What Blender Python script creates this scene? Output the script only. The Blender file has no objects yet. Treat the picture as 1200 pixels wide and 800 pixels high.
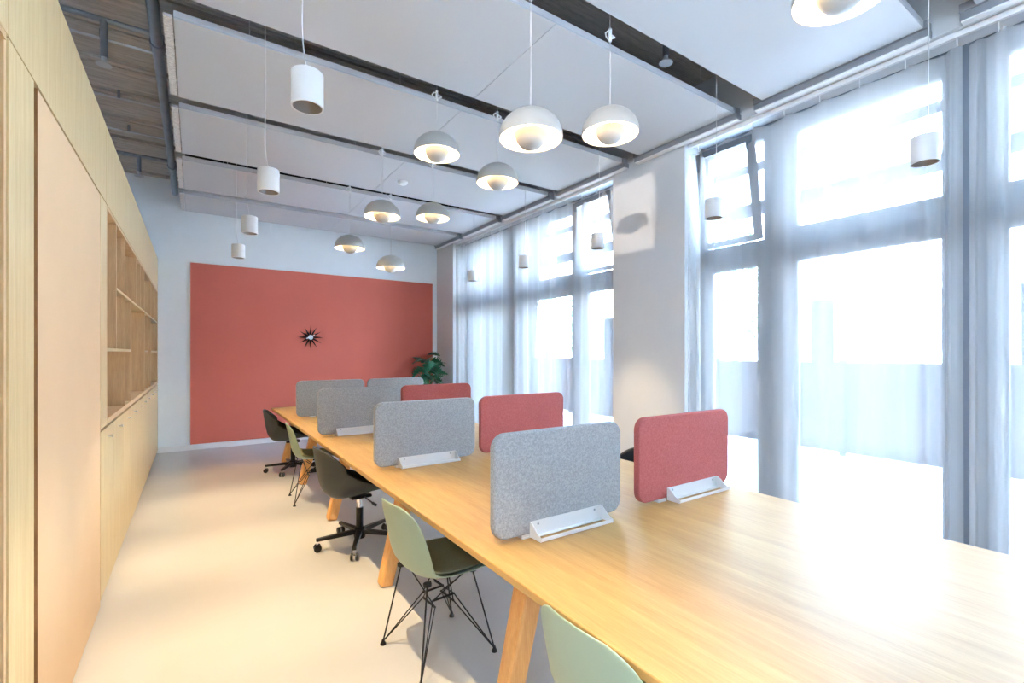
import bpy, math, random
from mathutils import Vector, Matrix
random.seed(7)
PI = math.pi
sc = bpy.context.scene
C = sc.collection

# ------------------------------------------------------------------ helpers
class MB:
    def __init__(s): s.v = []; s.f = []
    def add(s, vs, fs, M=None):
        b = len(s.v)
        for p in vs:
            p = Vector(p)
            s.v.append(tuple(M @ p if M else p))
        s.f += [tuple(b+i for i in f) for f in fs]
        return s
    def box(s, x0, x1, y0, y1, z0, z1, M=None):
        return s.add([(x0,y0,z0),(x1,y0,z0),(x1,y1,z0),(x0,y1,z0),(x0,y0,z1),(x1,y0,z1),(x1,y1,z1),(x0,y1,z1)],
                     [(0,3,2,1),(4,5,6,7),(0,1,5,4),(1,2,6,5),(2,3,7,6),(3,0,4,7)], M)
    def bar(s, a, b, w, h, up=(0,0,1), w2=None, h2=None):
        a, b = Vector(a), Vector(b); d = (b-a).normalized(); up = Vector(up)
        x = d.cross(up)
        if x.length < 1e-4: x = d.cross(Vector((1,0,0)))
        x.normalize(); y = x.cross(d)
        w2 = w if w2 is None else w2; h2 = h if h2 is None else h2
        vs = [a+x*i*w/2+y*j*h/2 for i,j in ((-1,-1),(1,-1),(1,1),(-1,1))]+[b+x*i*w2/2+y*j*h2/2 for i,j in ((-1,-1),(1,-1),(1,1),(-1,1))]
        return s.add(vs, [(0,3,2,1),(4,5,6,7),(0,1,5,4),(1,2,6,5),(2,3,7,6),(3,0,4,7)])
    def tube(s, pts, r, n=8, cap=True):
        pts = [Vector(p) for p in pts]; rs = r if isinstance(r,(list,tuple)) else [r]*len(pts)
        prev = None; vs = []; fs = []
        for i, p in enumerate(pts):
            d = (pts[min(i+1,len(pts)-1)]-pts[max(i-1,0)]).normalized()
            if prev is None:
                x = d.cross(Vector((0,0,1)))
                if x.length < 1e-3: x = d.cross(Vector((1,0,0)))
            else:
                x = prev - d*prev.dot(d)
            x.normalize(); prev = x; y = d.cross(x)
            for k in range(n):
                a = 2*PI*k/n; vs.append(p+(x*math.cos(a)+y*math.sin(a))*rs[i])
        for i in range(len(pts)-1):
            for k in range(n):
                fs.append((i*n+k, i*n+(k+1)%n, (i+1)*n+(k+1)%n, (i+1)*n+k))
        if cap: fs += [tuple(range(n-1,-1,-1)), tuple((len(pts)-1)*n+k for k in range(n))]
        return s.add(vs, fs)
    def lathe(s, prof, n=32, M=None, close=False, caps=True):
        vs = []; fs = []
        for r, z in prof:
            for k in range(n):
                a = 2*PI*k/n; vs.append((r*math.cos(a), r*math.sin(a), z))
        m = len(prof)
        for i in range(m if close else m-1):
            j = (i+1) % m
            for k in range(n):
                fs.append((i*n+k, i*n+(k+1)%n, j*n+(k+1)%n, j*n+k))
        if not close and caps:
            if prof[0][0] > 1e-6: fs.append(tuple(range(n-1,-1,-1)))
            if prof[-1][0] > 1e-6: fs.append(tuple((m-1)*n+k for k in range(n)))
        return s.add(vs, fs, M)
    def prism(s, poly, t0, t1, axes='xz', M=None):
        # poly in a plane, extruded along the third axis
        def P(a, b, t):
            return {'xz':(a,t,b), 'yz':(t,a,b), 'xy':(a,b,t)}[axes]
        n = len(poly)
        vs = [P(a,b,t0) for a,b in poly]+[P(a,b,t1) for a,b in poly]
        fs = [tuple(range(n)), tuple(range(2*n-1,n-1,-1))]+[(i,(i+1)%n,n+(i+1)%n,n+i) for i in range(n)]
        return s.add(vs, fs, M)

def obj(name, mb, mat, parent=None, smooth=False, bevel=0, segs=2, solid=0, sub=0, loc=None):
    me = bpy.data.meshes.new(name)
    me.from_pydata(mb.v, [], mb.f); me.validate()
    import bmesh
    bm = bmesh.new(); bm.from_mesh(me)
    bmesh.ops.remove_doubles(bm, verts=bm.verts, dist=1e-6)
    bmesh.ops.recalc_face_normals(bm, faces=bm.faces); bm.to_mesh(me); bm.free()
    me.materials.append(mat)
    o = bpy.data.objects.new(name, me); C.objects.link(o)
    if parent is not None: o.parent = parent
    if loc: o.location = loc
    if solid:
        m = o.modifiers.new('s','SOLIDIFY'); m.thickness = solid; m.offset = 0
    if bevel:
        m = o.modifiers.new('b','BEVEL'); m.width = bevel; m.segments = segs; m.limit_method = 'ANGLE'; m.angle_limit = math.radians(40)
    if sub:
        m = o.modifiers.new('u','SUBSURF'); m.levels = sub; m.render_levels = sub
    if smooth:
        for p in me.polygons: p.use_smooth = True
        if smooth == 'auto':
            m2 = me
            try: m2.set_sharp_from_angle(angle=math.radians(40))
            except Exception: pass
    return o

def thing(name, label, cat, loc=(0,0,0), rotz=0, group=None):
    o = bpy.data.objects.new(name, None); C.objects.link(o)
    o.empty_display_size = .1
    o.location = loc; o.rotation_euler = (0,0,rotz)
    o['label'] = label; o['category'] = cat
    if group: o['group'] = group
    return o
def tag(o, label, cat, group=None):
    o['label'] = label; o['category'] = cat
    if group: o['group'] = group
    return o
def struct(o): o['kind'] = 'structure'; return o
def dup(root, loc, rotz, label, group=None):
    def cp(o, par):
        c = o.copy(); C.objects.link(c)
        if par is not None: c.parent = par
        for ch in list(o.children): cp(ch, c)
        return c
    r = cp(root, None); r.location = loc; r.rotation_euler = (0,0,rotz); r['label'] = label
    if group: r['group'] = group
    return r

# ------------------------------------------------------------------ materials
def srgb(r, g, b):
    f = lambda c: c/12.92 if c <= .04045 else ((c+.055)/1.055)**2.4
    return (f(r/255), f(g/255), f(b/255), 1)
def base(name):
    m = bpy.data.materials.new(name); m.use_nodes = True
    nt = m.node_tree; return m, nt, nt.nodes['Principled BSDF']
def setp(p, **k):
    for a, v in k.items():
        n = {'rough':'Roughness','metal':'Metallic','spec':'Specular IOR Level','coat':'Coat Weight','coatr':'Coat Roughness','sheen':'Sheen Weight','trans':'Transmission Weight'}[a]
        p.inputs[n].default_value = v
def plain(name, col, rough=.5, var=.03, scale=30, bump=0, **k):
    m, nt, p = base(name); N = nt.nodes; L = nt.links
    tc = N.new('ShaderNodeTexCoord'); ns = N.new('ShaderNodeTexNoise'); ns.inputs['Scale'].default_value = scale; ns.inputs['Detail'].default_value = 3
    L.new(tc.outputs['Object'], ns.inputs['Vector'])
    r = N.new('ShaderNodeValToRGB'); r.color_ramp.elements[0].position = .3; r.color_ramp.elements[1].position = .7
    r.color_ramp.elements[0].color = tuple(c*(1-var) for c in col[:3])+(1,); r.color_ramp.elements[1].color = tuple(min(1,c*(1+var)) for c in col[:3])+(1,)
    L.new(ns.outputs['Fac'], r.inputs['Fac']); L.new(r.outputs['Color'], p.inputs['Base Color'])
    setp(p, rough=rough, **k)
    if bump:
        b = N.new('ShaderNodeBump'); b.inputs['Strength'].default_value = bump; b.inputs['Distance'].default_value = .004
        L.new(ns.outputs['Fac'], b.inputs['Height']); L.new(b.outputs['Normal'], p.inputs['Normal'])
    return m
def wood(name, c0, c1, stretch, rough=.45, scale=1.0, **k):
    m, nt, p = base(name); N = nt.nodes; L = nt.links
    tc = N.new('ShaderNodeTexCoord'); mp = N.new('ShaderNodeMapping'); mp.inputs['Scale'].default_value = stretch
    L.new(tc.outputs['Object'], mp.inputs['Vector'])
    n1 = N.new('ShaderNodeTexNoise'); n1.inputs['Scale'].default_value = 5*scale; n1.inputs['Detail'].default_value = 6; n1.inputs['Roughness'].default_value = .6
    n2 = N.new('ShaderNodeTexNoise'); n2.inputs['Scale'].default_value = 34*scale; n2.inputs['Detail'].default_value = 4
    L.new(mp.outputs[0], n1.inputs['Vector']); L.new(mp.outputs[0], n2.inputs['Vector'])
    mx = N.new('ShaderNodeMix'); mx.data_type = 'FLOAT'; mx.inputs[0].default_value = .4
    L.new(n1.outputs['Fac'], mx.inputs[2]); L.new(n2.outputs['Fac'], mx.inputs[3])
    r = N.new('ShaderNodeValToRGB'); r.color_ramp.elements[0].position = .33; r.color_ramp.elements[1].position = .66
    r.color_ramp.elements[0].color = c0; r.color_ramp.elements[1].color = c1
    L.new(mx.outputs[0], r.inputs['Fac']); L.new(r.outputs['Color'], p.inputs['Base Color'])
    setp(p, rough=rough, **k)
    return m
def felt(name, c0, c1):
    m, nt, p = base(name); N = nt.nodes; L = nt.links
    tc = N.new('ShaderNodeTexCoord'); n1 = N.new('ShaderNodeTexNoise'); n1.inputs['Scale'].default_value = 150; n1.inputs['Detail'].default_value = 5; n1.inputs['Roughness'].default_value = .75
    L.new(tc.outputs['Object'], n1.inputs['Vector'])
    r = N.new('ShaderNodeValToRGB'); r.color_ramp.elements[0].position = .34; r.color_ramp.elements[1].position = .66
    r.color_ramp.elements[0].color = c0; r.color_ramp.elements[1].color = c1
    L.new(n1.outputs['Fac'], r.inputs['Fac']); L.new(r.outputs['Color'], p.inputs['Base Color'])
    b = N.new('ShaderNodeBump'); b.inputs['Strength'].default_value = .25; b.inputs['Distance'].default_value = .003
    L.new(n1.outputs['Fac'], b.inputs['Height']); L.new(b.outputs['Normal'], p.inputs['Normal'])
    setp(p, rough=.95, spec=.15)
    return m
def emit(name, col, s):
    m = bpy.data.materials.new(name); m.use_nodes = True; nt = m.node_tree
    nt.nodes.remove(nt.nodes['Principled BSDF']); e = nt.nodes.new('ShaderNodeEmission'); e.inputs[0].default_value = col; e.inputs[1].default_value = s
    nt.links.new(e.outputs[0], nt.nodes['Material Output'].inputs[0]); return m

M = {}
M['floor'] = plain('polished floor', srgb(184,184,184), .3, .035, 1.6, spec=.45)
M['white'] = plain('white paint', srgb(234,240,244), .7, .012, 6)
M['whiteside'] = plain('greyish white paint', srgb(206,208,210), .7, .012, 6)  # the white wall paint again, with dimmer light put into its colour
M['trimwhite'] = plain('white trim paint', srgb(230,230,230), .5, .01, 6)
M['red'] = plain('terracotta wall finish', srgb(190,100,86), .8, .035, 1.2, spec=.2)
M['slab'] = wood('board marked concrete slab', srgb(150,143,136), srgb(200,193,185), (.5,6,6), .85, .8, spec=.2)
M['panel'] = plain('grey ceiling panel', srgb(190,194,198), .55, .006, 2)
M['panel_edge'] = plain('panel edge metal', srgb(208,210,214), .45, .01, 4)
M['perf'] = wood('perforated white edge strip', srgb(150,148,146), srgb(252,252,250), (8,30,8), .5, 1)
M['rail'] = plain('grey aluminium rail', srgb(150,153,158), .4, .02, 8, metal=.4)
M['galv'] = plain('galvanised steel', srgb(140,148,155), .38, .08, 14, metal=.75)
M['oakv'] = wood('pale oak upright grain', srgb(184,156,108), srgb(206,183,137), (7,7,.35), .42)
M['oakin'] = wood('oak shelf interior', srgb(178,144,102), srgb(204,172,128), (6,6,.35), .5)
M['oakdark'] = wood('dark oak groove', srgb(128,88,50), srgb(158,112,66), (6,6,.4), .55)
M['pinkpanel'] = plain('blush linoleum door face', srgb(202,168,128), .6, .02, 3)
M['tabletop'] = wood('oiled oak table top', srgb(156,116,60), srgb(180,143,84), (5.5,.30,5), .42, .9, spec=.45)
M['leg'] = wood('solid oak leg', srgb(205,142,76), srgb(226,170,102), (5,5,.6), .4)
M['greyfelt'] = felt('grey felt', srgb(130,134,137), srgb(168,171,173))
M['redfelt'] = felt('coral felt', srgb(150,76,74), srgb(172,98,94))
M['tray'] = plain('white powder coated steel', srgb(214,214,213), .4, .01, 10)
M['sage'] = plain('sage green plastic', srgb(150,168,144), .42, .02, 5)
M['sagein'] = plain('olive seat pad', srgb(118,120,94), .85, .05, 60)
M['darkshell'] = plain('charcoal green plastic', srgb(56,60,60), .48, .03, 5)
M['blackpad'] = plain('black seat pad', srgb(24,25,26), .8, .05, 60)
M['blackmetal'] = plain('black powder coated steel', srgb(24,24,26), .4, .05, 20, metal=.3)
M['chrome'] = plain('chrome tube', srgb(225,225,228), .12, .01, 8, metal=1)
M['caster'] = plain('black caster plastic', srgb(20,20,22), .3, .05, 20)
M['shade'] = plain('warm grey lamp enamel', srgb(170,168,163), .38, .015, 8)
M['shadein'] = plain('white lamp enamel inside', srgb(244,240,232), .35, .01, 8)
M['spotwhite'] = plain('white spot housing', srgb(214,213,212), .45, .01, 8)
M['spotin'] = plain('grey reflector', srgb(128,122,118), .3, .03, 20, metal=.6)
M['cord'] = plain('light cord', srgb(205,205,205), .5, .02, 20)
M['frame'] = plain('grey window frame', srgb(98,106,116), .45, .02, 6)
M['handle'] = plain('satin steel handle', srgb(190,195,200), .3, .02, 10, metal=.6)
M['lens'] = emit('warm spot lens', (1,.78,.5,1), 6)
M['bulb'] = emit('warm bulb', (1,.76,.5,1), 30)
M['leaf'] = plain('glossy green leaf', srgb(42,104,76), .35, .3, 9)
M['stem'] = plain('green stem', srgb(70,110,60), .5, .1, 10)
M['pot'] = plain('dark planter', srgb(58,58,60), .6, .05, 8)
M['clockface'] = plain('pale clock face', srgb(205,215,222), .3, .02, 8)
M['deck'] = wood('weathered deck boards', srgb(188,186,182), srgb(216,214,208), (1,9,1), .8)
M['fence'] = plain('anthracite fence', srgb(30,32,37), .9, .05, 3, spec=0)
M['facade'] = plain('white render facade', srgb(236,236,236), .85, .02, 1)
M['facadedark'] = plain('dark facade glazing', srgb(24,26,31), .9, .03, 1, spec=0)
M['blind'] = wood('horizontal blinds', srgb(70,74,80), srgb(240,240,240), (.2,.2,9), .7)
M['foliage'] = plain('tree foliage', srgb(96,130,84), .7, .3, 2)
M['bark'] = plain('bark', srgb(110,96,84), .9, .15, 5)
M['ground'] = plain('pale paving', srgb(190,190,190), .9, .04, .6)

def glass_mat():
    m = bpy.data.materials.new('window glass'); m.use_nodes = True; nt = m.node_tree; N = nt.nodes
    N.remove(N['Principled BSDF']); t = N.new('ShaderNodeBsdfTransparent'); g = N.new('ShaderNodeBsdfGlossy'); g.inputs['Roughness'].default_value = .02
    t.inputs[0].default_value = (.95,.97,.98,1)
    mx = N.new('ShaderNodeMixShader'); fr = N.new('ShaderNodeFresnel'); fr.inputs[0].default_value = 1.25
    nt.links.new(fr.outputs[0], mx.inputs[0]); nt.links.new(t.outputs[0], mx.inputs[1]); nt.links.new(g.outputs[0], mx.inputs[2])
    nt.links.new(mx.outputs[0], N['Material Output'].inputs[0]); return m
M['glass'] = glass_mat()
def curtain_mat():
    m = bpy.data.materials.new('sheer voile'); m.use_nodes = True; nt = m.node_tree; N = nt.nodes; L = nt.links
    N.remove(N['Principled BSDF'])
    tr = N.new('ShaderNodeBsdfTransparent'); tl = N.new('ShaderNodeBsdfTranslucent'); df = N.new('ShaderNodeBsdfDiffuse')
    tl.inputs[0].default_value = (.90,.88,.86,1); df.inputs[0].default_value = (.90,.89,.88,1)
    a = N.new('ShaderNodeMixShader'); a.inputs[0].default_value = .5; L.new(tl.outputs[0], a.inputs[1]); L.new(df.outputs[0], a.inputs[2])
    tc = N.new('ShaderNodeTexCoord'); mp = N.new('ShaderNodeMapping'); mp.inputs['Scale'].default_value = (60,260,6)
    ns = N.new('ShaderNodeTexNoise'); ns.inputs['Scale'].default_value = 1; ns.inputs['Detail'].default_value = 2
    L.new(tc.outputs['Object'], mp.inputs[0]); L.new(mp.outputs[0], ns.inputs['Vector'])
    # thin cloth seen edge-on covers more
    lw = N.new('ShaderNodeLayerWeight'); lw.inputs[0].default_value = .25
    md = N.new('ShaderNodeMath'); md.operation = 'MULTIPLY_ADD'; md.inputs[1].default_value = .03; md.inputs[2].default_value = .30
    L.new(ns.outputs['Fac'], md.inputs[0])
    m2 = N.new('ShaderNodeMath'); m2.operation = 'MULTIPLY_ADD'; m2.inputs[1].default_value = .22; m2.use_clamp = True
    L.new(lw.outputs['Facing'], m2.inputs[0]); L.new(md.outputs[0], m2.inputs[2])
    mx = N.new('ShaderNodeMixShader'); L.new(m2.outputs[0], mx.inputs[0]); L.new(tr.outputs[0], mx.inputs[1]); L.new(a.outputs[0], mx.inputs[2])
    L.new(mx.outputs[0], N['Material Output'].inputs[0]); return m
M['voile'] = curtain_mat()

# ------------------------------------------------------------------ room shell
XW = 4.05; XO = 4.52; YB = 8.72; YF = -4.9; ZC = 4.08; XL = -1.12
struct(obj('floor', MB().box(XL-.2, XO, YF-.2, YB+.3, -.12, 0), M['floor']))
mb = MB().box(XL-.2, XO, YF-.2, YB+.3, ZC, ZC+.25)
y = YF+.4
while y < YB-.1:                      # downstand ribs and narrow board joints of the raw slab
    mb.box(XL, XW+.2, y, y+.05, ZC-.035, ZC+.01)
    mb.box(XL, XW+.2, y+.11, y+.14, ZC-.02, ZC+.01)
    y += .62
struct(obj('ceiling', mb, M['slab']))
struct(obj('wall_back', MB().box(XL-.2, XO, YB, YB+.3, 0, ZC+.02), M['white']))
mb = MB()                             # left wall behind the cabinets, with a high clerestory opening behind the camera
mb.box(XL-.2, XL, .55, YB+.05, 0, ZC+.02); mb.box(XL-.2, XL, YF-.2, -.95, 0, ZC+.02)
mb.box(XL-.2, XL, -.95, .55, 0, 2.75); mb.box(XL-.2, XL, -.95, .55, 3.55, ZC+.02)
struct(obj('wall_left', mb, M['white']))
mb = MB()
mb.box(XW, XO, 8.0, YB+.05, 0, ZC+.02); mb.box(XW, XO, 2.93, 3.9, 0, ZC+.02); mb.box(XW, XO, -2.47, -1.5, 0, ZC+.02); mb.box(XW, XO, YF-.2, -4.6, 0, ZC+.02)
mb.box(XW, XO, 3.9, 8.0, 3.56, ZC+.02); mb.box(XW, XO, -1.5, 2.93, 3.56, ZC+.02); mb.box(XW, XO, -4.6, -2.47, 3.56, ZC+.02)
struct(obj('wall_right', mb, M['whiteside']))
struct(obj('wall_front', MB().box(XL-.2, XO, YF-.2, YF, 0, ZC+.02), M['white']))
bb = MB().box(-.45, XW, YB-.014, YB+.01, 0, .08)
struct(obj('baseboard_back', bb, M['trimwhite'], bevel=.003))
struct(obj('baseboard_right', MB().box(XW-.014, XW+.01, 2.94, 3.89, 0, .08).box(XW-.014, XW+.01, 8.01, YB, 0, .08), M['trimwhite'], bevel=.003))

# red wall panel
t = thing('wall_panel', 'large terracotta red rectangular panel covering the far white wall', 'wall panel', (1.95, YB, .085))
obj('panel_face', MB().box(-2.002, 2.002, -.012, .002, 0, 2.782), M['red'], t, bevel=.002)
obj('edge_trim', MB().box(-2.014, -2.002, -.016, .002, 0, 2.794).box(2.002, 2.014, -.016, .002, 0, 2.794).box(-2.002, 2.002, -.016, .002, 2.782, 2.794), M['trimwhite'], t)

# ------------------------------------------------------------------ windows
def window(name, y0, y1, mulls, tilts, handles):
    x0, x1 = 4.31, 4.39
    z0, z1 = 0.0, 3.56
    fr = MB()
    fr.box(x0, x1, y0, y0+.09, z0, z1); fr.box(x0, x1, y1-.09, y1, z0, z1)
    fr.box(x0, x1, y0, y1, z1-.12, z1); fr.box(x0, x1, y0, y1, z0, .10)
    fr.box(x0, x1, y0, y1, 2.33, 2.52)
    for m, w in mulls: fr.box(x0-.005, x1, m-w/2, m+w/2, z0, z1)
    root = struct(obj(name, fr, M['frame'], bevel=.006))
    mulls = sorted(mulls)
    ed = [y0+.09]+[q for m, w in mulls for q in (m-w/2, m+w/2)]+[y1-.09]
    lights = [(ed[i], ed[i+1]) for i in range(0, len(ed), 2)]
    for i, (a, b) in enumerate(lights):
        if b-a < .1: continue
        for za, zb, up in ((.10, 2.33, False), (2.52, z1-.12, True)):
            s = MB(); w = .05
            s.box(-.035, .035, a, a+w, 0, zb-za); s.box(-.035, .035, b-w, b, 0, zb-za)
            s.box(-.035, .035, a+w, b-w, 0, w); s.box(-.035, .035, a+w, b-w, zb-za-w, zb-za)
            so = obj('sash', s, M['frame'], root, bevel=.004, loc=(4.33, 0, za))
            g = obj('pane', MB().box(-.004, .004, a+w-.01, b-w+.01, w-.01, zb-za-w+.01), M['glass'], so)
            if up and i in tilts: so.rotation_euler = (0, math.radians(-9), 0); so.location.x = 4.27
            if not up and i in handles:
                yh = b-.025 if handles[i] > 0 else a+.025
                obj('window_handle', MB().box(-.05, -.03, yh-.015, yh+.015, 1.05, 1.12).box(-.07, -.05, yh-.012, yh+.012, .98, 1.10), M['handle'], so, bevel=.004)
    return root
window('window_1', 3.9, 8.0, [(4.75,.20),(6.12,.18),(7.55,.12)], {0}, {0:1, 1:-1})
window('window_2', -1.5, 2.93, [(2.16,.24),(.88,.22),(-.55,.2)], {0+3}, {3:-1, 2:1, 1:1})
window('window_3', -4.6, -2.47, [(-3.5,.2)], set(), {0:1})  # unseen window added behind the camera to bring in more daylight

# curtains: wavy sheer cloth hung from hooks under a track
def curtain(label, y0, y1, gath0, gath1, seed, ztop=3.47):
    rnd = random.Random(seed)
    L = y1-y0; n = int(L/.0075); xs = []; ys = []
    # gathering: folds tighter and deeper at the ends
    ph = rnd.uniform(0, 6); pos = 0
    nz = 26; vs = []; fs = []
    for i in range(n+1):
        u = i/n; yy = y0+L*u
        e = max(gath0*math.exp(-((u*L)/.16)**2), gath1*math.exp(-(((1-u)*L)/.16)**2))
        k = 2*PI/.30*(1+2.2*e)
        pos += k*L/n
        amp = .016+.030*e
        f1 = math.sin(pos+ph); f2 = math.sin(2.3*pos+1.3*ph)*.35; f3 = math.sin(.37*pos+ph*2)*.5
        hook = abs(math.sin(PI*(yy-y0)/.27))
        for j in range(nz+1):
            v = j/nz
            zt = ztop-.028*hook*(1-.2*e)
            z = zt+(0.015-zt)*v
            a = amp*(.45+.55*min(1, v*3))
            x = 4.10+a*(f1+f2*(1-v*.4)+f3*v)+.006*math.sin(5*v+yy*3)
            vs.append((x, yy, z))
    for i in range(n):
        for j in range(nz):
            a = i*(nz+1)+j; fs.append((a, a+1, a+nz+2, a+nz+1))
    t = thing('curtain', label, 'curtain', (0,0,0), 0, 'sheer curtains along the window wall')
    obj('curtain_cloth', MB().add(vs, fs), M['voile'], t, smooth=True)
    yy = y0+.02
    while yy < y1:
        obj('curtain_hook', MB().tube([(4.10,yy,ztop+.045),(4.10,yy,ztop+.015),(4.105,yy,ztop-.015)], .004, 5), M['trimwhite'], t); yy += .27
    return t
curtain('long sheer white curtain at far half of the window beside the plant', 6.14, 7.97, .0, .25, 1)
curtain('long sheer white curtain at the far window, next to the plain pillar', 3.93, 6.14, .2, .0, 2)
curtain('broad sheer white curtain between the pillar and the deep folds at right', .90, 2.91, 1.0, .9, 3)
curtain('sheer white curtain at the right edge of the photo', -1.45, .87, .2, 1.0, 4)
def ctrack(y0, y1, lab):
    tag(obj('curtain_track', MB().box(4.085, 4.115, y0, y1, 3.52, 3.558), M['trimwhite'], None, bevel=.003), lab, 'curtain track')
ctrack(3.92, 7.98, 'slim white curtain track above the far window')
ctrack(-1.48, 2.92, 'slim white curtain track above the near window')

# ------------------------------------------------------------------ ceiling panels
names = ['light grey hanging ceiling panel, nearest one, cut off at the top right corner',
 'light grey hanging ceiling panel, second from the camera, behind the topmost pendant lamp',
 'light grey hanging ceiling panel, third from the camera, behind the two largest whole pendants',
 'light grey hanging ceiling panel, fourth from the camera, with tall left end strip',
 'light grey hanging ceiling panel holding the round smoke detector',
 'light grey hanging ceiling panel, second from the far wall',
 'light grey hanging ceiling panel nearest the far white wall, above the red panel']
spans = [(-.28,.80),(1.05,2.107),(2.36,3.43),(3.67,4.78),(4.99,6.10),(6.31,7.42),(7.63,8.55)]
for (a, b), nm in zip(spans, names):
    t = thing('ceiling_panel', nm, 'ceiling panel', (1.92, a, 3.6), 0, 'hanging ceiling panels in a row')
    d = b-a
    obj('board', MB().box(-2.03, .012-.003, 0, d, 0, .012), M['panel'], t, bevel=.002)
    obj('board', MB().box(.012+.001, 2.03, 0, d, 0, .012), M['panel'], t, bevel=.002)
    fm = MB().box(-2.03, 2.03, 0, .03, .012, .05).box(-2.03, 2.03, d-.03, d, .012, .05).box(-2.03, -2.0, .03, d-.03, .012, .05).box(2.0, 2.03, .03, d-.03, .012, .05)
    obj('panel_frame', fm, M['panel_edge'], t)
    obj('end_strip', MB().box(-2.085, -2.036, .01, d-.01, .004, .022), M['perf'], t)
    obj('edge_rail', MB().box(2.035, 2.10, -.02, d+.08, .0, .05).box(2.05, 2.12, -.02, d+.08, -.045, .0), M['rail'], t)
    obj('rail_strip', MB().box(2.058, 2.112, -.015, d+.075, -.055, -.045), M['trimwhite'], t)
    for x in (-1.6, -.5, .6, 1.7):
        for yy in (.1, d-.1):
            obj('suspension_wire', MB().tube([(x, yy, .05), (x, yy, ZC-3.6)], .0022, 5), M['cord'], t)

# smoke detector
t = thing('smoke_detector', 'white round smoke detector under a ceiling panel', 'smoke detector', (2.138, 5.59, 3.6))
obj('detector_base', MB().lathe([(.062,0),(.062,-.012),(.0,-.012)], 28), M['trimwhite'], t, smooth='auto')
obj('detector_cap', MB().lathe([(.054,-.012),(.05,-.03),(.03,-.04),(0,-.041)], 28), M['white'], t, smooth='auto')

# services over the panels
t = thing('sprinkler_pipe', 'galvanised main pipe running along the raw ceiling left of the panels', 'pipe', (-.24, -2.0, 3.88))
obj('pipe_run', MB().tube([(0,0,0),(0,10.68,0)], .038, 14), M['galv'], t, smooth='auto')
for yy in (6.55, 9.45): obj('pipe_coupling', MB().tube([(0,yy,0),(0,yy+.1,0)], .05, 14), M['galv'], t, smooth='auto')
def sprinkler(x, y, zt, drop, lab, branch=None):
    t = thing('sprinkler', lab, 'sprinkler', (x, y, zt))
    obj('drop_pipe', MB().tube([(0,0,0),(0,0,-drop)], .024, 12), M['galv'], t, smooth='auto')
    obj('sprinkler_head', MB().tube([(0,0,-drop),(0,0,-drop-.05)], [.018,.012], 10).lathe([(.05,-drop-.055),(.05,-drop-.049),(.01,-drop-.045)], 18), M['handle'], t, smooth='auto')
    if branch:
        obj('branch_pipe', MB().tube([(branch[0],0,.0),(branch[1],0,.0)], .022, 10), M['galv'], t, smooth='auto')
        for bx in (branch[0]+.06, branch[1]-.06): obj('pipe_hanger', MB().box(bx-.012, bx+.012, -.026, .026, -.005, ZC+.02-zt), M['galv'], t)
sprinkler(-.56, 4.62, 3.965, .28, 'sprinkler drop with round head over the cabinets, nearer of the two', (-.55, .36))
sprinkler(-.58, 7.55, 3.965, .20, 'sprinkler drop with round head near the far wall', (-.5, .38))
sprinkler(2.95, 2.30, 3.98, .26, 'sprinkler head in the gap between ceiling panels, right of pendants', (-.4, .4))
t = thing('duct_pipe', 'dark pipe seen through the second ceiling gap', 'pipe', (.95, 3.62, 3.80))
obj('pipe_run', MB().tube([(-.35,0,0),(.75,0,0)], .05, 14), M['galv'], t, smooth='auto')
for cx in (-.3, .7): obj('pipe_bracket', MB().box(cx-.02, cx+.02, -.06, .06, .03, ZC-3.80), M['galv'], t)
for i, yy in enumerate((.86, 2.20, 3.50, 4.80, 6.10, 7.50)):
    tag(obj('cable_tray', MB().box(-.1, 3.9, yy-.03, yy+.03, 3.97, ZC+.005), M['blackmetal'], None, bevel=.004),
        'dark cable channel above the %s gap between ceiling panels' % ['first','second','third','fourth','fifth','sixth'][i], 'cable tray', 'cable channels above the panel gaps')

for i, yy in enumerate((3.75, 4.98, 6.05, 6.9)):
    t = thing('conduit', 'thin steel conduit across the raw ceiling left of the panels, %s from the camera' % ['first','second','third','fourth'][i], 'conduit', (-.62, yy, ZC-.075), 0, 'conduits on the raw ceiling')
    obj('tube', MB().tube([(-.49,0,0),(.5,0,0)], .011, 8), M['handle'], t, smooth='auto')
    for q in (-.4, 0, .4): obj('clip', MB().box(q-.012, q+.012, -.016, .016, -.004, .085), M['galv'], t)

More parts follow.
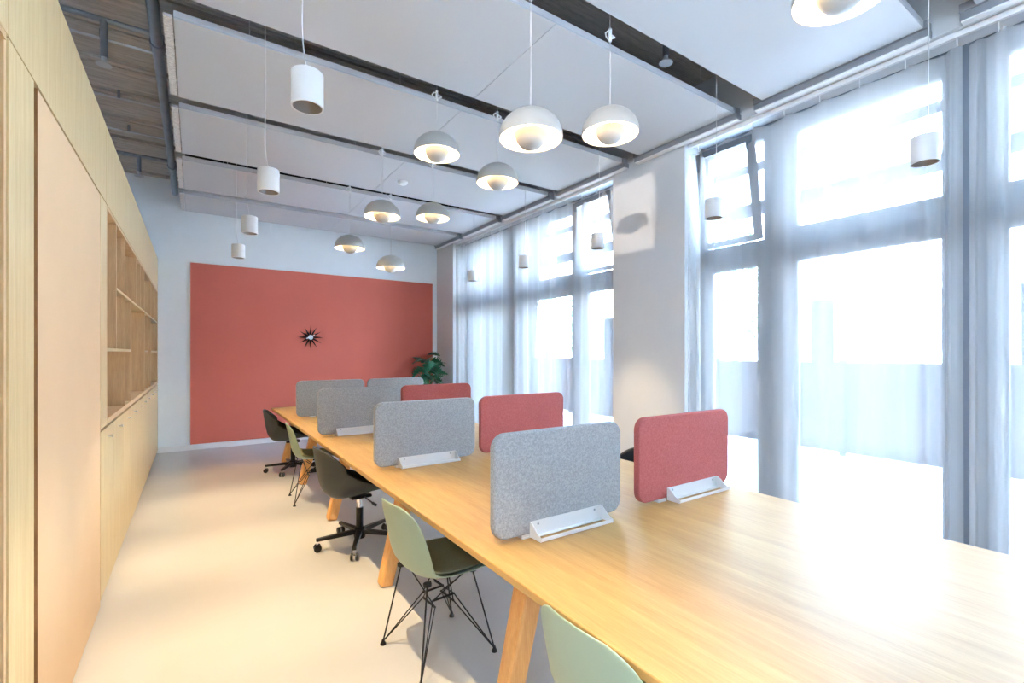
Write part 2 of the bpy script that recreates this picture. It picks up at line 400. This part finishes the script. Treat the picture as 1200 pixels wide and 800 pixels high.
# ------------------------------------------------------------------ lights hanging
def light(name, kind, loc, energy, col, parent=None, **k):
    l = bpy.data.lights.new(name, kind); l.energy = energy; l.color = col
    for a, v in k.items(): setattr(l, a, v)
    o = bpy.data.objects.new(name, l); C.objects.link(o); o.location = loc
    if parent is not None: o.parent = parent
    return o
WARM = (1, .74, .41)
def pendant(x, y, zr, lab, dk=False):
    t = thing('pendant_lamp', lab, 'pendant lamp', (x, y, zr), 0, 'dome pendant lamps over the table')
    R = .185; prof = []
    for i in range(17):
        a = PI/2*(1-i/16); prof.append((R*math.cos(a)*1.0, .158*math.sin(a)+.012))
    prof.append((R*1.0, 0))
    inner = [(max(r-.004, 0), z-.004 if i < len(prof)-1 else z) for i, (r, z) in enumerate(prof)][::-1]
    sh = obj('lamp_shade', MB().lathe(prof[1:]+inner[:-1], 40, close=False), M['shade'], t, smooth='auto')
    sh.data.materials.append(M['shadein'])
    for p in sh.data.polygons:
        c = p.center; n = p.normal
        if n.x*c.x+n.y*c.y+n.z*(c.z-.0) < 0: p.material_index = 1
    r2 = .094; pr = [(r2*math.cos(a), .035-r2*1.02*math.sin(a)) for a in [PI/2*i/12 for i in range(13)]]
    obj('lower_bowl', MB().lathe([(.088,.030)]+[(q-.0,z) for q,z in pr], 32), M['shade'], t, smooth='auto')
    obj('bulb_holder', MB().lathe([(.018,.165),(.018,.125),(.0,.125)], 14), M['shadein'], t, smooth='auto')
    obj('bulb', MB().lathe([(0,.125),(.016,.12),(.026,.095),(.02,.07),(0,.062)], 16), M['bulb'], t, smooth=True)
    obj('cord', MB().tube([(0,0,.165),(0,0,3.968-zr)], .0028, 6), M['cord'], t)
    zc = 3.56-zr
    coil = [( .03*math.cos(a)+.012*math.cos(3*a), .012*math.sin(2*a), zc+.028*math.sin(a)) for a in [2*PI*i/24*2 for i in range(25)]]
    obj('cable_grip', MB().tube(coil, .005, 6).tube([(0,0,zc-.04),(0,0,zc+.04)], .011, 8), M['trimwhite'], t, smooth=True)
    light('pendant_light', 'POINT', (0,0,.085), 11, WARM, t, shadow_soft_size=.05)
    return t
pendant(2.24, .86, 2.965, 'pale dome pendant lamp cut off by the top edge of the photo')
pendant(1.614, 2.2, 2.715, 'pale dome pendant lamp, left of the two largest whole ones')
pendant(2.258, 2.2, 2.91, 'pale dome pendant lamp, right of the two largest, nearest to the pillar')
pendant(1.626, 3.5, 3.085, 'pale dome pendant lamp, high left one of the middle pair')
pendant(2.205, 3.5, 2.97, 'pale dome pendant lamp hanging just below left of the largest pair')
pendant(2.18, 4.8, 2.965, 'pale dome pendant lamp right of the grey dome with the bright left rim')
pendant(1.614, 4.8, 2.89, 'greyish dome pendant lamp with rim lit only at left, below the smoke detector')
pendant(1.633, 6.1, 2.805, 'pale dome pendant lamp nearest the left, in front of white wall above the red panel')
pendant(2.167, 6.1, 2.61, 'pale dome pendant lamp lowest of all, overlapping the top of the red panel')

def spot(x, y, z, lab, on=True, ph=0, power=250):
    t = thing('spot_lamp', lab, 'spot lamp', (x, y, z), 0, 'white cylinder spot lamps')
    r, h = .066, .15
    obj('lamp_housing', MB().lathe([(r-.006,-h/2+.06),(r-.006,-h/2),(r,-h/2),(r,h/2-.004),(r-.004,h/2),(0,h/2)], 36, caps=False), M['spotwhite'], t, smooth='auto')
    obj('reflector', MB().lathe([(r-.006,-h/2+.002),(.052,-h/2+.03),(.030,-h/2+.07),(0,-h/2+.072)], 32, caps=False), M['spotin'], t, smooth='auto')
    obj('lens', MB().lathe([(.026,-h/2+.060),(.016,-h/2+.050),(0,-h/2+.047)], 20), M['lens'], t)
    top = 3.968-z
    d = .02*math.cos(ph); e = .02*math.sin(ph)
    pts = [(0,0,h/2), (d*.5,e*.5,h/2+.06), (d*.9,e*.9,h/2+.13), (d*1.05,e*1.05,h/2+.2), (d,e,h/2+.3), (d,e,top)]
    obj('cord', MB().tube(pts, .0026, 6), M['cord'], t)
    if on:
        light('spot_light', 'SPOT', (0,0,-h/2-.006), power, WARM, t, spot_size=math.radians(64), spot_blend=.7, shadow_soft_size=.010)
    return t
for i, y in enumerate((-1.75,-.45,.9,2.2,3.5,4.8,6.1)):  # first three are unseen, added to light the near floor
    spot(.408, y, 2.622, ['white cylinder spot lamp farthest behind the camera on the left','white cylinder spot lamp hanging behind the camera on the left','white cylinder spot lamp hanging left above the camera','white cylinder spot lamp, largest of the left row','white cylinder spot lamp, second largest of the left row','white cylinder spot lamp, third of the left row, before the white wall','white cylinder spot lamp, smallest of the left row, above the red panel'][i], True, PI*.9, (250,250,250,250,250,250,170)[i])
for i, y in enumerate((.9,2.2,3.5,4.8,6.1)):
    spot(3.41, y, 2.622, ['grey white cylinder spot lamp in front of the near window right pane','grey white cylinder spot lamp at the near window, beside the pillar curtain','grey white cylinder spot lamp before the far curtain, nearest the pillar','grey white cylinder spot lamp before the middle of the far window','grey white cylinder spot lamp smallest of the window row'][i], True, -.6, (60,60,190,60,60)[i])

# ------------------------------------------------------------------ cabinets on the left
XF = -.45; XBK = XL+.004
def cab(name, lab, cat, y, z=0, group=None): return thing(name, lab, cat, (XF, y, z), 0, group)
D = XF-XBK
# open niche unit at the very left edge
Y0, Y1 = .75, 1.962
t = cab('open_cupboard', 'tall oak cupboard with open recess at the left edge of the photo', 'cupboard', Y0)
obj('carcass', MB().box(-D,0,0,.02,0,2.40).box(-D,-.005,Y1-Y0-.02,Y1-Y0,0,2.40).box(-D,0,.02,Y1-Y0-.02,2.38,2.40).box(-D,0,.02,Y1-Y0-.02,0,.08).box(-D,-D+.015,.02,Y1-Y0-.02,.08,2.38), M['oakin'], t)
obj('shelf', MB().box(-D+.015,-.02,.02,Y1-Y0-.02,1.2,1.225), M['oakin'], t)
# tall unit with sliding door
t = cab('tall_cupboard', 'tall oak cupboard with one wide blush coloured door', 'cupboard', 1.964)
L = 3.59-1.964
obj('carcass', MB().box(-D,0,0,.262,0,2.398).box(-D,-.03,L-.02,L,0,2.398).box(-D,-.03,.262,L-.02,2.37,2.398).box(-D,-.03,.262,L-.02,0,.03).box(-D,-D+.015,.262,L-.02,.03,2.37), M['oakv'], t, bevel=.0015)
obj('groove', MB().box(-.06,-.022,.262,.308,.03,2.37), M['oakdark'], t)
obj('door', MB().box(-.03,-.001,.309,L-.003,.012,2.394), M['pinkpanel'], t, bevel=.002)
obj('edge_band', MB().box(-.03,-.0005,.3065,.309,.012,2.394), M['oakdark'], t)
# narrow end panel
t = cab('end_panel', 'narrow pale oak upright panel between blush door and bookshelf', 'panel', 3.592)
obj('board', MB().box(-.06,0,0,.225,1.035,2.398), M['oakv'], t, bevel=.0015)
# bookshelf
YS, YE = 3.82, 8.60
t = cab('bookshelf', 'open oak bookshelf niche with many uneven compartments', 'bookshelf', YS, 1.035)
dp = .36; H = 2.398-1.035
obj('carcass', MB().box(-dp,0,0,.02,0,H).box(-dp,0,YE-YS-.02,YE-YS+.11,0,H).box(-dp,0,.02,YE-YS-.02,H-.022,H).box(-dp,0,.02,YE-YS-.02,0,.035).box(-dp,-dp+.012,.02,YE-YS-.02,.035,H-.022), M['oakin'], t, bevel=.001)
def fr(a): return a-YS
for yv, za, zb in ((4.28,1.511,2.376),(4.77,1.07,2.376),(5.2,1.07,1.921),(5.63,1.939,2.376),(6.05,1.939,2.376),(6.5,1.07,2.376),(7.0,1.07,1.921),(7.42,1.07,2.376),(7.95,1.939,2.376)):
    obj('upright', MB().box(-dp+.012,-.002,fr(yv)-.009,fr(yv)+.009,za-1.035,zb-1.035), M['oakin'], t, bevel=.001)
segs = [4.28,4.77,6.5,7.42,8.58]
edges = [(4.289,4.761),(4.779,6.491),(6.509,7.411),(7.429,8.58)]
for a, b in edges: obj('shelf', MB().box(-dp+.012,-.001,fr(a),fr(b),1.921-1.035,1.939-1.035), M['oakv'], t, bevel=.001)
for a, b in ((3.84,4.761),(4.779,5.191),(6.509,6.991),(7.429,8.58)): obj('shelf', MB().box(-dp+.012,-.001,fr(a),fr(b),1.492-1.035,1.511-1.035), M['oakv'], t, bevel=.001)
# base cabinets below the bookshelf
n = 10; w = (8.71-3.594)/n
ordn = ['first','second','third','fourth','fifth','sixth','seventh','eighth','ninth','last']
for i in range(n):
    t = cab('base_cabinet', 'low oak cabinet under the bookshelf, %s counting from the blush door' % ordn[i], 'cabinet', 3.594+w*i, 0, 'low cabinets under the bookshelf')
    obj('carcass', MB().box(-D,-.022,.001,w-.001,.06,1.02).box(-D,-.05,.001,w-.001,0,.06), M['oakin'], t)
    d = obj('door', MB().box(-.02,0,.002,w-.002,.045,1.018), M['oakv'], t, bevel=.0015)
    obj('knob', MB().tube([(0,w-.21,.955),(.012,w-.21,.955),(.022,w-.21,.955)], [.005,.005,.012], 12), M['trimwhite'], d, smooth='auto')
# overhead cabinets
for a, b, lab in ((.75,1.961,'overhead oak cabinet at the top left corner of the photo'),(1.965,3.80,'overhead oak cabinet above the blush door'),(3.803,6.24,'overhead oak cabinet above the nearer half of the bookshelf'),(6.243,8.71,'overhead oak cabinet above the far half of the bookshelf')):
    t = cab('overhead_cabinet', lab, 'cabinet', a, 2.404, 'overhead cabinets along the left wall')
    obj('carcass', MB().box(-D,-.022,0,b-a,.003,.476), M['oakin'], t)
    obj('door', MB().box(-.02,0,.001,b-a-.001,0,.478), M['oakv'], t, bevel=.0015)

# ------------------------------------------------------------------ long table
TX0, TX1, TY0, TY1 = .868, 2.478, .02, 7.13
t = thing('bench_table', 'long shared oak desk table running the length of the room', 'table', ((TX0+TX1)/2, (TY0+TY1)/2, 0))
hw, hl = (TX1-TX0)/2, (TY1-TY0)/2
top = MB()
top.prism([(-hw,.712),(-hw+.022,.708),(hw-.022,.708),(hw,.712),(hw,.74),(-hw,.74)], -hl, hl, 'xz')
obj('tabletop', top, M['tabletop'], t, bevel=.004)
for yl in (.22, 1.56, 2.95, 4.37, 5.74, 6.98):
    y0 = yl-(TY0+TY1)/2
    for s in (-1, 1):
        a = Vector((s*(hw-.19-.12), y0, .706)); b = Vector((s*(hw-.14), y0-.0, 0.0))
        obj('leg', MB().bar(b, a, .085, .085, (0,1,0), .10, .10), M['leg'], t, bevel=.016, segs=2)
    obj('cross_beam', MB().box(-hw+.32, hw-.32, y0-.03, y0+.03, .635, .706), M['leg'], t, bevel=.006)
for s in (-.42, .42): obj('long_beam', MB().box(s-.025, s+.025, -hl+.2, hl-.2, .655, .705), M['blackmetal'], t)

# ------------------------------------------------------------------ desk screens
def rrect(x0, x1, z0, z1, r, n=7):
    P = []
    for cx, cz, a0 in ((x1-r,z0+r,-PI/2),(x1-r,z1-r,0),(x0+r,z1-r,PI/2),(x0+r,z0+r,PI)):
        for i in range(n+1):
            a = a0+PI/2*i/n; P.append((cx+r*math.cos(a), cz+r*math.sin(a)))
    return P
def screen(x0, x1, y, mat, lab, tray=None, grp=None):
    t = thing('desk_screen', lab, 'desk screen', ((x0+x1)/2, y, .7405), 0, grp)
    w = (x1-x0)/2
    obj('felt_panel', MB().prism(rrect(-w, w, .014, .425, .058), -.017, .017, 'xz'), M[mat], t, bevel=.006, smooth='auto')
    obj('foot', MB().box(-w*.62, -w*.62+.06, -.02, .02, 0, .006).box(-w*.62, -w*.62+.06, -.014, .014, .006, .016), M['tray'], t, bevel=.001)
    obj('foot', MB().box(w*.62-.06, w*.62, -.02, .02, 0, .006).box(w*.62-.06, w*.62, -.014, .014, .006, .016), M['tray'], t, bevel=.001)
    if tray:
        a, b, s = tray; a -= (x0+x1)/2; b -= (x0+x1)/2
        T = .003; m = MB()
        f = s*-1.0                                # s=-1 : towards the camera
        yb = -.019*1 if s < 0 else .019; dirn = -1 if s < 0 else 1
        def bx(xa, xb, ya, yc, za, zb): m.box(xa, xb, min(ya,yc), max(ya,yc), za, zb)
        bx(a, b, yb, yb+dirn*T, .004, .064)
        bx(a+T, b-T, yb+dirn*T, yb+dirn*.020, .004, .004+T)
        bx(a, b, yb+dirn*(.078-T), yb+dirn*.078, .005+T, .022)
        pl = [(yb+dirn*T,.004),(yb+dirn*T,.064),(yb+dirn*.012,.063),(yb+dirn*.028,.052),(yb+dirn*.045,.036),(yb+dirn*.060,.027),(yb+dirn*(.078-T),.022),(yb+dirn*(.078-T),.005)]
        m.prism(pl, a, a+T, 'yz'); m.prism(pl, b-T, b, 'yz')
        tr = obj('tray', m, M['tray'], t, bevel=.0012)
        for xx in (a+.04, b-.04):
            obj('screw', MB().lathe([(.0045,0),(.0045,.002),(0,.0022)], 12, Matrix.Translation((xx, yb+dirn*T, .05)) @ Matrix.Rotation(PI/2*(1 if dirn < 0 else -1), 4, 'X')), M['galv'], tr)
    return t
G = 'desk screens standing on the long table'
screen(.945, 1.632, 1.54, 'greyfelt', 'light grey felt desk screen nearest the camera, with white tray', (1.11, 1.50, -1), G)
screen(1.755, 2.50, 1.54, 'redfelt', 'coral red felt desk screen nearest the camera, with white tray', (1.96, 2.38, -1), G)
screen(.938, 1.660, 2.95, 'greyfelt', 'light grey felt desk screen, second from the camera in the left row', (1.09, 1.50, -1), G)
screen(1.706, 2.482, 2.95, 'redfelt', 'coral red felt desk screen second from the camera, partly behind a grey one', (1.9, 2.3, 1), G)
screen(.90, 1.640, 4.40, 'greyfelt', 'light grey felt desk screen, third from the camera in the left row', (1.05, 1.46, -1), G)
screen(1.665, 2.43, 4.40, 'redfelt', 'coral red felt desk screen farthest back, left of the leafy plant', (1.85, 2.25, 1), G)
screen(.956, 1.727, 5.80, 'greyfelt', 'light grey felt desk screen farthest back on the left side of the table', None, G)
screen(1.762, 2.499, 5.80, 'greyfelt', 'light grey felt desk screen farthest back on the right, below the plant', None, G)

# ------------------------------------------------------------------ chairs (local: +x forward, seat over the origin)
PROF = [  # x, z, half width, side lift (z), side wrap (x)
 (.235,.405,.165,.000,0),(.225,.425,.195,.002,0),(.19,.437,.212,.006,0),(.12,.432,.222,.018,0),(.04,.420,.228,.032,0),(-.05,.413,.229,.045,.0),
 (-.125,.420,.227,.050,.012),(-.175,.448,.224,.038,.034),(-.200,.50,.221,.018,.05),(-.215,.57,.218,.004,.052),(-.228,.64,.212,0,.046),
 (-.241,.70,.200,-.003,.040),(-.250,.74,.182,-.008,.035),(-.257,.768,.150,-.010,.026),(-.262,.783,.105,-.004,.014)]
TUB = [(.250,.400,.165,.000,0),(.242,.420,.200,.004,0),(.19,.432,.232,.020,0),(.10,.424,.250,.060,0),(.0,.404,.260,.115,0),(-.10,.388,.265,.175,.0),
 (-.18,.386,.266,.222,.02),(-.245,.415,.262,.205,.066),(-.283,.480,.254,.160,.104),(-.300,.56,.244,.100,.116),(-.312,.635,.230,.055,.100),
 (-.322,.695,.210,.022,.080),(-.328,.742,.182,.006,.056),(-.332,.770,.146,0,.036),(-.334,.783,.105,0,.022)]
def shell_grid(inset=0.0, off=0.0, rows=None, nu=14):
    rows = rows or PROF; vs = []; fs = []
    for i, (x, z, w, lift, wrap) in enumerate(rows):
        a = rows[max(i-1,0)]; b = rows[min(i+1,len(rows)-1)]
        tx, tz = b[0]-a[0], b[1]-a[1]; l = math.hypot(tx, tz); nx, nz = tz/l, -tx/l      # inner-side normal
        for k in range(nu+1):
            u = -1+2*k/nu; q = abs(u)**2.4
            vs.append((x+wrap*q+nx*off, u*(w-inset), z+lift*q+nz*off))
    for i in range(len(rows)-1):
        for k in range(nu):
            p = i*(nu+1)+k; fs.append((p, p+1, p+nu+2, p+nu+1))
    return MB().add(vs, fs)
def make_shell(t, shell_mat, pad_mat, pad_rows, rows=None):
    rows = rows or PROF
    obj('seat_shell', shell_grid(rows=rows), M[shell_mat], t, smooth=True, solid=.007, sub=2)
    pr = rows[pad_rows[0]:pad_rows[1]]
    obj('seat_pad', shell_grid(.022, .0105, pr), M[pad_mat], t, smooth=True, solid=.014, sub=2)
def make_wire_chair(lab):
    t = thing('shell_chair', lab, 'chair', (0,0,0), 0, 'sage shell chairs along the table')
    make_shell(t, 'sage', 'sagein', (1,8))
    r = .0042; cz = .275
    Cn = {(sx,sy): (sx*.052, sy*.052, cz) for sx in (-1,1) for sy in (-1,1)}
    for sx in (-1,1):
        for sy in (-1,1):
            F = (sx*.203, sy*.200, .016); U = (sx*.125-.01, sy*.135, .412)
            m = MB().tube([F, U], r, 7)
            m.tube([F, (sx*.060, sy*.052, cz), (-sx*.09, sy*.12, .408)], r*.8, 6)
            m.tube([F, (sx*.052, sy*.060, cz-.03), (sx*.11, -sy*.12, .410)], r*.8, 6)
            lg = obj('leg', m, M['blackmetal'], t, smooth='auto')
            obj('glide', MB().lathe([(.015,0),(.015,.006),(.009,.014),(.006,.026),(0,.026)], 14, Matrix.Translation((F[0],F[1],0))), M['caster'], lg, smooth='auto')
    m = MB()
    for sy in (-1,1): m.tube([(-.062,sy*.052,cz),(.062,sy*.052,cz)], r*1.3, 7)
    for sx in (-1,1): m.tube([(sx*.052,-.062,cz-.03),(sx*.052,.062,cz-.03)], r*1.3, 7)
    obj('cross_brace', m, M['blackmetal'], t, smooth='auto')
    m = MB()
    for sx in (-1,1):
        for sy in (-1,1): m.lathe([(.020,0),(.020,.012),(0,.012)], 12, Matrix.Translation((sx*.125-.01, sy*.135, .403)))
    obj('shell_mount', m, M['blackmetal'], t, smooth='auto')
    return t
def make_office_chair(lab):
    t = thing('office_chair', lab, 'chair', (0,0,0), 0, 'dark swivel chairs along the table')
    make_shell(t, 'darkshell', 'blackpad', (1,14), TUB)
    obj('gas_column', MB().tube([(0,0,.22),(0,0,.385)], .019, 16), M['chrome'], t, smooth='auto')
    obj('column_sleeve', MB().tube([(0,0,.055),(0,0,.285)], .027, 16), M['blackmetal'], t, smooth='auto')
    obj('tilt_mechanism', MB().box(-.08,.08,-.06,.06,.362,.386), M['blackmetal'], t, bevel=.01)
    obj('height_lever', MB().tube([(.02,-.05,.372),(.03,-.20,.36)], .006, 8).tube([(.03,-.20,.36),(.033,-.25,.357)], .011, 8), M['caster'], t, smooth='auto')
    hub = obj('star_base', MB().lathe([(.042,.05),(.045,.075),(.042,.125),(.03,.135)], 20), M['blackmetal'], t, smooth='auto')
    for k in range(5):
        a = 2*PI*k/5+OFF[0]; c, s = math.cos(a), math.sin(a)
        obj('base_arm', MB().bar((c*.03,s*.03,.10),(c*.315,s*.315,.085), .044, .034, (0,0,1), .030, .022), M['blackmetal'], t, bevel=.005)
        cm = MB(); p = Vector((c*.305, s*.305, 0)); ax = Vector((-s, c, 0)); rot = Matrix.Rotation(a, 4, 'Z')
        for q in (-1, 1):
            Mx = Matrix.Translation(p+ax*q*.018-Vector((c,s,0))*.0+Vector((0,0,.0275))) @ rot @ Matrix.Rotation(PI/2, 4, 'X')
            cm.lathe([(.0,-.009),(.022,-.009),(.0272,-.006),(.0272,.006),(.022,.009),(0,.009)], 18, Mx)
        cs = obj('caster', cm, M['caster'], t, smooth='auto')
        obj('caster_stem', MB().tube([p+Vector((0,0,.045)), p+Vector((0,0,.09))], .008, 8).bar(p+Vector((0,0,.028))-ax*.01, p+Vector((0,0,.028))+ax*.01, .02, .02), M['chrome'], cs)
    return t
OFF = [.3]
c0 = make_wire_chair('sage green shell chair on black wire legs, nearest whole chair')
c0.location = (1.015, 2.17, 0); c0.rotation_euler = (0,0,math.radians(5))
dup(c0, (1.065, .925, 0), math.radians(1), 'sage green shell chair cut off by the bottom edge of the photo')
dup(c0, (1.015, 5.14, 0), math.radians(-3), 'sage green shell chair on wire legs between the two dark swivel chairs')
OFF = [math.radians(172)]
o0 = make_office_chair('dark charcoal swivel chair on casters, between the two sage chairs')
o0.location = (1.065, 3.70, 0); o0.rotation_euler = (0,0,math.radians(3))
dup(o0, (1.03, 6.47, 0), math.radians(-6), 'dark charcoal swivel chair at the far end of the table')
dup(o0, (2.425, 2.27, 0), math.radians(183), 'dark chair back peeping out left of the nearest coral screen')

# ------------------------------------------------------------------ clock
t = thing('wall_clock', 'black sunburst clock with small pale face on the red wall', 'clock', (1.665, YB-.012, 1.757))
def flat(m): return Matrix.Rotation(PI/2, 4, 'X') @ m
for k in range(12):
    a = PI/6*k
    m = MB(); Mx = Matrix.Rotation(-a, 4, 'Y')
    L = .21; 
    m.add([(.03,-.006,-.009),(.03,-.020,0),(.03,-.006,.009),(.075,-.006,-.014),(.075,-.024,0),(.075,-.006,.014),(L,-.012,0)],
          [(0,1,4,3),(1,2,5,4),(2,0,3,5),(3,4,6),(4,5,6),(5,3,6),(0,2,1)], Mx)
    obj('ray', m, M['blackmetal'], t)
obj('clock_body', MB().lathe([(.05,0),(.05,.022),(0,.022)], 28, flat(Matrix())), M['blackmetal'], t, smooth='auto')
obj('clock_face', MB().lathe([(.040,.022),(.038,.028),(0,.028)], 28, flat(Matrix())), M['clockface'], t, smooth='auto')
obj('hour_hand', MB().bar((0,-.031,0),(-.072,-.031,-.022), .003, .016, (0,0,1), .003, .020), M['trimwhite'], t)
obj('minute_hand', MB().bar((0,-.034,0),(.062,-.034,.042), .003, .008, (0,0,1), .003, .014), M['trimwhite'], t)

# ------------------------------------------------------------------ plant
t = thing('potted_plant', 'leafy green split leaf plant in the far corner by the curtain', 'plant', (3.62, 8.27, 0))
obj('pot', MB().lathe([(.15,0),(.19,.38),(.20,.40),(.18,.40),(.17,.34),(0,.34)], 28), M['pot'], t, smooth='auto')
def leaf(m, base, tip_dir, size, tilt):
    # split monstera leaf: outline with notches, cupped
    d = Vector(tip_dir).normalized(); side = d.cross(Vector((0,0,1)))
    if side.length < .1: side = Vector((1,0,0))
    side.normalize(); nrm = side.cross(d)
    side = side*math.cos(tilt)+nrm*math.sin(tilt); nrm = side.cross(d)
    n = 27; outl = []
    for sgn in (1, -1):
        pts = []
        for i in range(n+1):
            u = i/n; w = .46*math.sin(PI*min(1,(u*.96+.04))**.75)*(1-.25*u)
            if 3 < i < n-2 and i % 4 in (1, 2): w *= .45
            pts.append((u, sgn*w))
        outl.append(pts)
    for pts in outl:
        for i in range(n):
            (u0,w0),(u1,w1) = pts[i], pts[i+1]
            def P(u, w): return Vector(base)+d*(u*size)+side*(w*size)+nrm*(size*(-.30*u*u+.22*abs(w)-.25*w*w))
            vs = [P(u0,0),P(u1,0),P(u1,w1),P(u0,w0)]
            m.add(vs, [(0,1,2,3)])
rnd = random.Random(5)
spec = [(-.10,.0,1.22,185,.27),(-.06,-.10,1.36,150,.28),(.02,-.05,1.46,60,.27),(.08,-.1,1.36,15,.26),(.10,-.05,1.2,-15,.27),(.02,-.16,1.18,-80,.30),(-.08,-.16,1.06,215,.28),(.10,-.15,1.04,-35,.27),
        (-.10,.06,1.0,170,.27),(.0,.10,1.30,100,.26),(.06,-.18,.97,-60,.28),(-.03,-.14,1.28,240,.28),(.05,-.12,1.27,-20,.28),(-.02,-.15,1.1,-110,.28),(.1,.0,1.1,20,.25),(-.06,-.1,.92,200,.27)]
lm = MB(); sm = MB()
spec += [(rnd.uniform(-.1,.1), rnd.uniform(-.2,.06), rnd.uniform(.88,1.36), rnd.uniform(0,360), rnd.uniform(.22,.27)) for _ in range(9)]
for x, yv, z, az, s in spec:
    b = Vector((x, yv, z)); a = math.radians(az)
    sm.tube([(x*.1,yv*.1,.33),(x*.45,yv*.45,.33+(z-.33)*.65),(x*.85,yv*.85,z-.02),b], [.009,.008,.006,.005], 6)
    leaf(lm, b, (math.cos(a)*.8, math.sin(a)*.4-.25, rnd.uniform(-.55,.35)), s, rnd.uniform(-.5,.5)+.5)
obj('leaves', lm, M['leaf'], t, smooth=True, solid=.0015)
obj('stems', sm, M['stem'], t, smooth=True)

# ------------------------------------------------------------------ outside
struct(obj('deck', MB().box(XO, 7.8, -8, 14, -.14, -.02), M['deck']))
struct(obj('ground', MB().box(-14, 60, -40, 50, -.3, -.16), M['ground']))
t = thing('fence', 'pale grey garden fence beyond the windows', 'fence', (7.85, 3, -.02))
obj('fence_board', MB().box(0, .05, -14, 14, .05, 1.37), M['fence'], t)
for k in range(15): obj('fence_post', MB().box(-.05, 0, -14+2*k-.04, -14+2*k+.04, 0, 1.40), M['fence'], t)
t = thing('building', 'white building with long horizontal bands across the courtyard', 'building', (14, 6, -.16))
obj('wall', MB().box(1.2, 1.4, -24, 24, 0, 3.1).box(.3, .6, -24, 24, 4.2, 5.85).box(.5, .8, -24, 24, 6.4, 9.5), M['facade'], t)
obj('floor_slab', MB().box(0, 4, -24, 24, 3.1, 4.05), M['facade'], t)
obj('floor_slab', MB().box(.2, 4, -24, 24, 7.3, 7.45), M['facadedark'], t)
obj('roof', MB().box(0, 6, -24, 24, 9.5, 9.9), M['facade'], t)
for k in range(13):
    yy = -24+4*k
    obj('column', MB().box(.2, .6, yy-.2, yy+.2, 0, 3.1), M['facadedark'], t)
    obj('window', MB().box(1.1, 1.2, yy+.4, yy+3.6, .4, 2.9), M['blind'], t)
    obj('window', MB().box(.7, .75, yy+.1, yy+3.9, 5.85, 6.4), M['facadedark'], t)
def tree(x, y, h, lab, seed):
    rnd = random.Random(seed); t = thing('tree', lab, 'tree', (x, y, -.16), 0, 'trees outside the windows')
    tm = MB().tube([(0,0,0),(.05,.03,h*.35),(0,.05,h*.75)], [.09,.07,.03], 9)
    for k in range(7):
        a = k*2.4; tm.tube([(0.02,.03,h*(.35+.05*k)),(math.cos(a)*.7,math.sin(a)*.7,h*(.5+.06*k))], [.035,.01], 6)
    obj('trunk', tm, M['bark'], t, smooth=True)
    lm = MB()
    for k in range(1500):
        while True:
            p = Vector((rnd.uniform(-1,1),rnd.uniform(-1,1),rnd.uniform(-1,1)))
            if .25 < p.length < 1: break
        c = Vector((p.x*1.1,p.y*1.1,h*.66+p.z*h*.36)); s = rnd.uniform(.05,.1)
        q = Matrix.Rotation(rnd.uniform(0,6),3,'Z') @ Matrix.Rotation(rnd.uniform(0,3),3,'X')
        lm.add([c+q@Vector(v)*s for v in ((-1,0,0),(0,-.5,.1),(1,0,0),(0,.5,.1))], [(0,1,2,3)])
    obj('foliage', lm, M['foliage'], t)
tree(10.0, 6.3, 4.6, 'small green tree outside, seen through the curtain beside the pillar', 3)
tree(9.2, 11.5, 4.2, 'small green tree outside the far window', 4)

# ------------------------------------------------------------------ light
w = bpy.data.worlds.new('World'); sc.world = w; w.use_nodes = True; N = w.node_tree.nodes; Lk = w.node_tree.links
bg = N['Background']; bg.inputs['Strength'].default_value = 41.0
tc = N.new('ShaderNodeTexCoord'); sp = N.new('ShaderNodeSeparateXYZ'); rp = N.new('ShaderNodeValToRGB')
Lk.new(tc.outputs['Generated'], sp.inputs[0]); Lk.new(sp.outputs['Z'], rp.inputs[0]); Lk.new(rp.outputs[0], bg.inputs[0])
rp.color_ramp.elements[0].color = (.56,.76,1,1); rp.color_ramp.elements[1].color = (.40,.63,1,1)
def portal(loc, rot, sx, sy):
    l = bpy.data.lights.new('daylight_portal', 'AREA'); l.shape = 'RECTANGLE'; l.size = sx; l.size_y = sy; l.cycles.is_portal = True
    o = bpy.data.objects.new('daylight_portal', l); C.objects.link(o); o.location = loc; o.rotation_euler = rot
portal((4.5, 5.95, 1.78), (0, PI/2, 0), 3.56, 4.1)
portal((4.5, .715, 1.78), (0, PI/2, 0), 3.56, 4.43)
portal((4.5, -3.535, 1.78), (0, PI/2, 0), 3.56, 2.13)
portal((XL-.1, -.2, 3.15), (0, -PI/2, 0), .8, 1.5)
s = light('low_sun', 'SUN', (-8,-6,3.2), 2.2, (1,.86,.74), None, angle=math.radians(.7))
d = light('day_sun', 'SUN', (-10,-4,14), 70, (1,.95,.9), None, angle=math.radians(.6))
d.rotation_euler = Vector((.62,-.05,-.78)).to_track_quat('-Z','Y').to_euler()
s.rotation_euler = Vector((.783,.62,-.02)).to_track_quat('-Z','Y').to_euler()

# ------------------------------------------------------------------ camera
cam = bpy.data.cameras.new('Camera'); co = bpy.data.objects.new('Camera', cam); C.objects.link(co); sc.camera = co
cam.sensor_width = 36; cam.lens = 36*552.16/1200; cam.clip_start = .05
cam.shift_y = (414.0-400)/1200
co.location = (0, 0, 1.477); co.rotation_euler = (PI/2, 0, -.593039)

sc.view_settings.view_transform = 'Standard'; sc.view_settings.look = 'None'; sc.view_settings.gamma = 1; sc.view_settings.use_curve_mapping = False
sc.view_settings.exposure = 0.2
sc.cycles.use_denoising = True
sc.cycles.max_bounces = 10; sc.cycles.diffuse_bounces = 8; sc.cycles.transparent_max_bounces = 16; sc.cycles.sample_clamp_indirect = 12
sc.cycles.caustics_reflective = False; sc.cycles.caustics_refractive = False
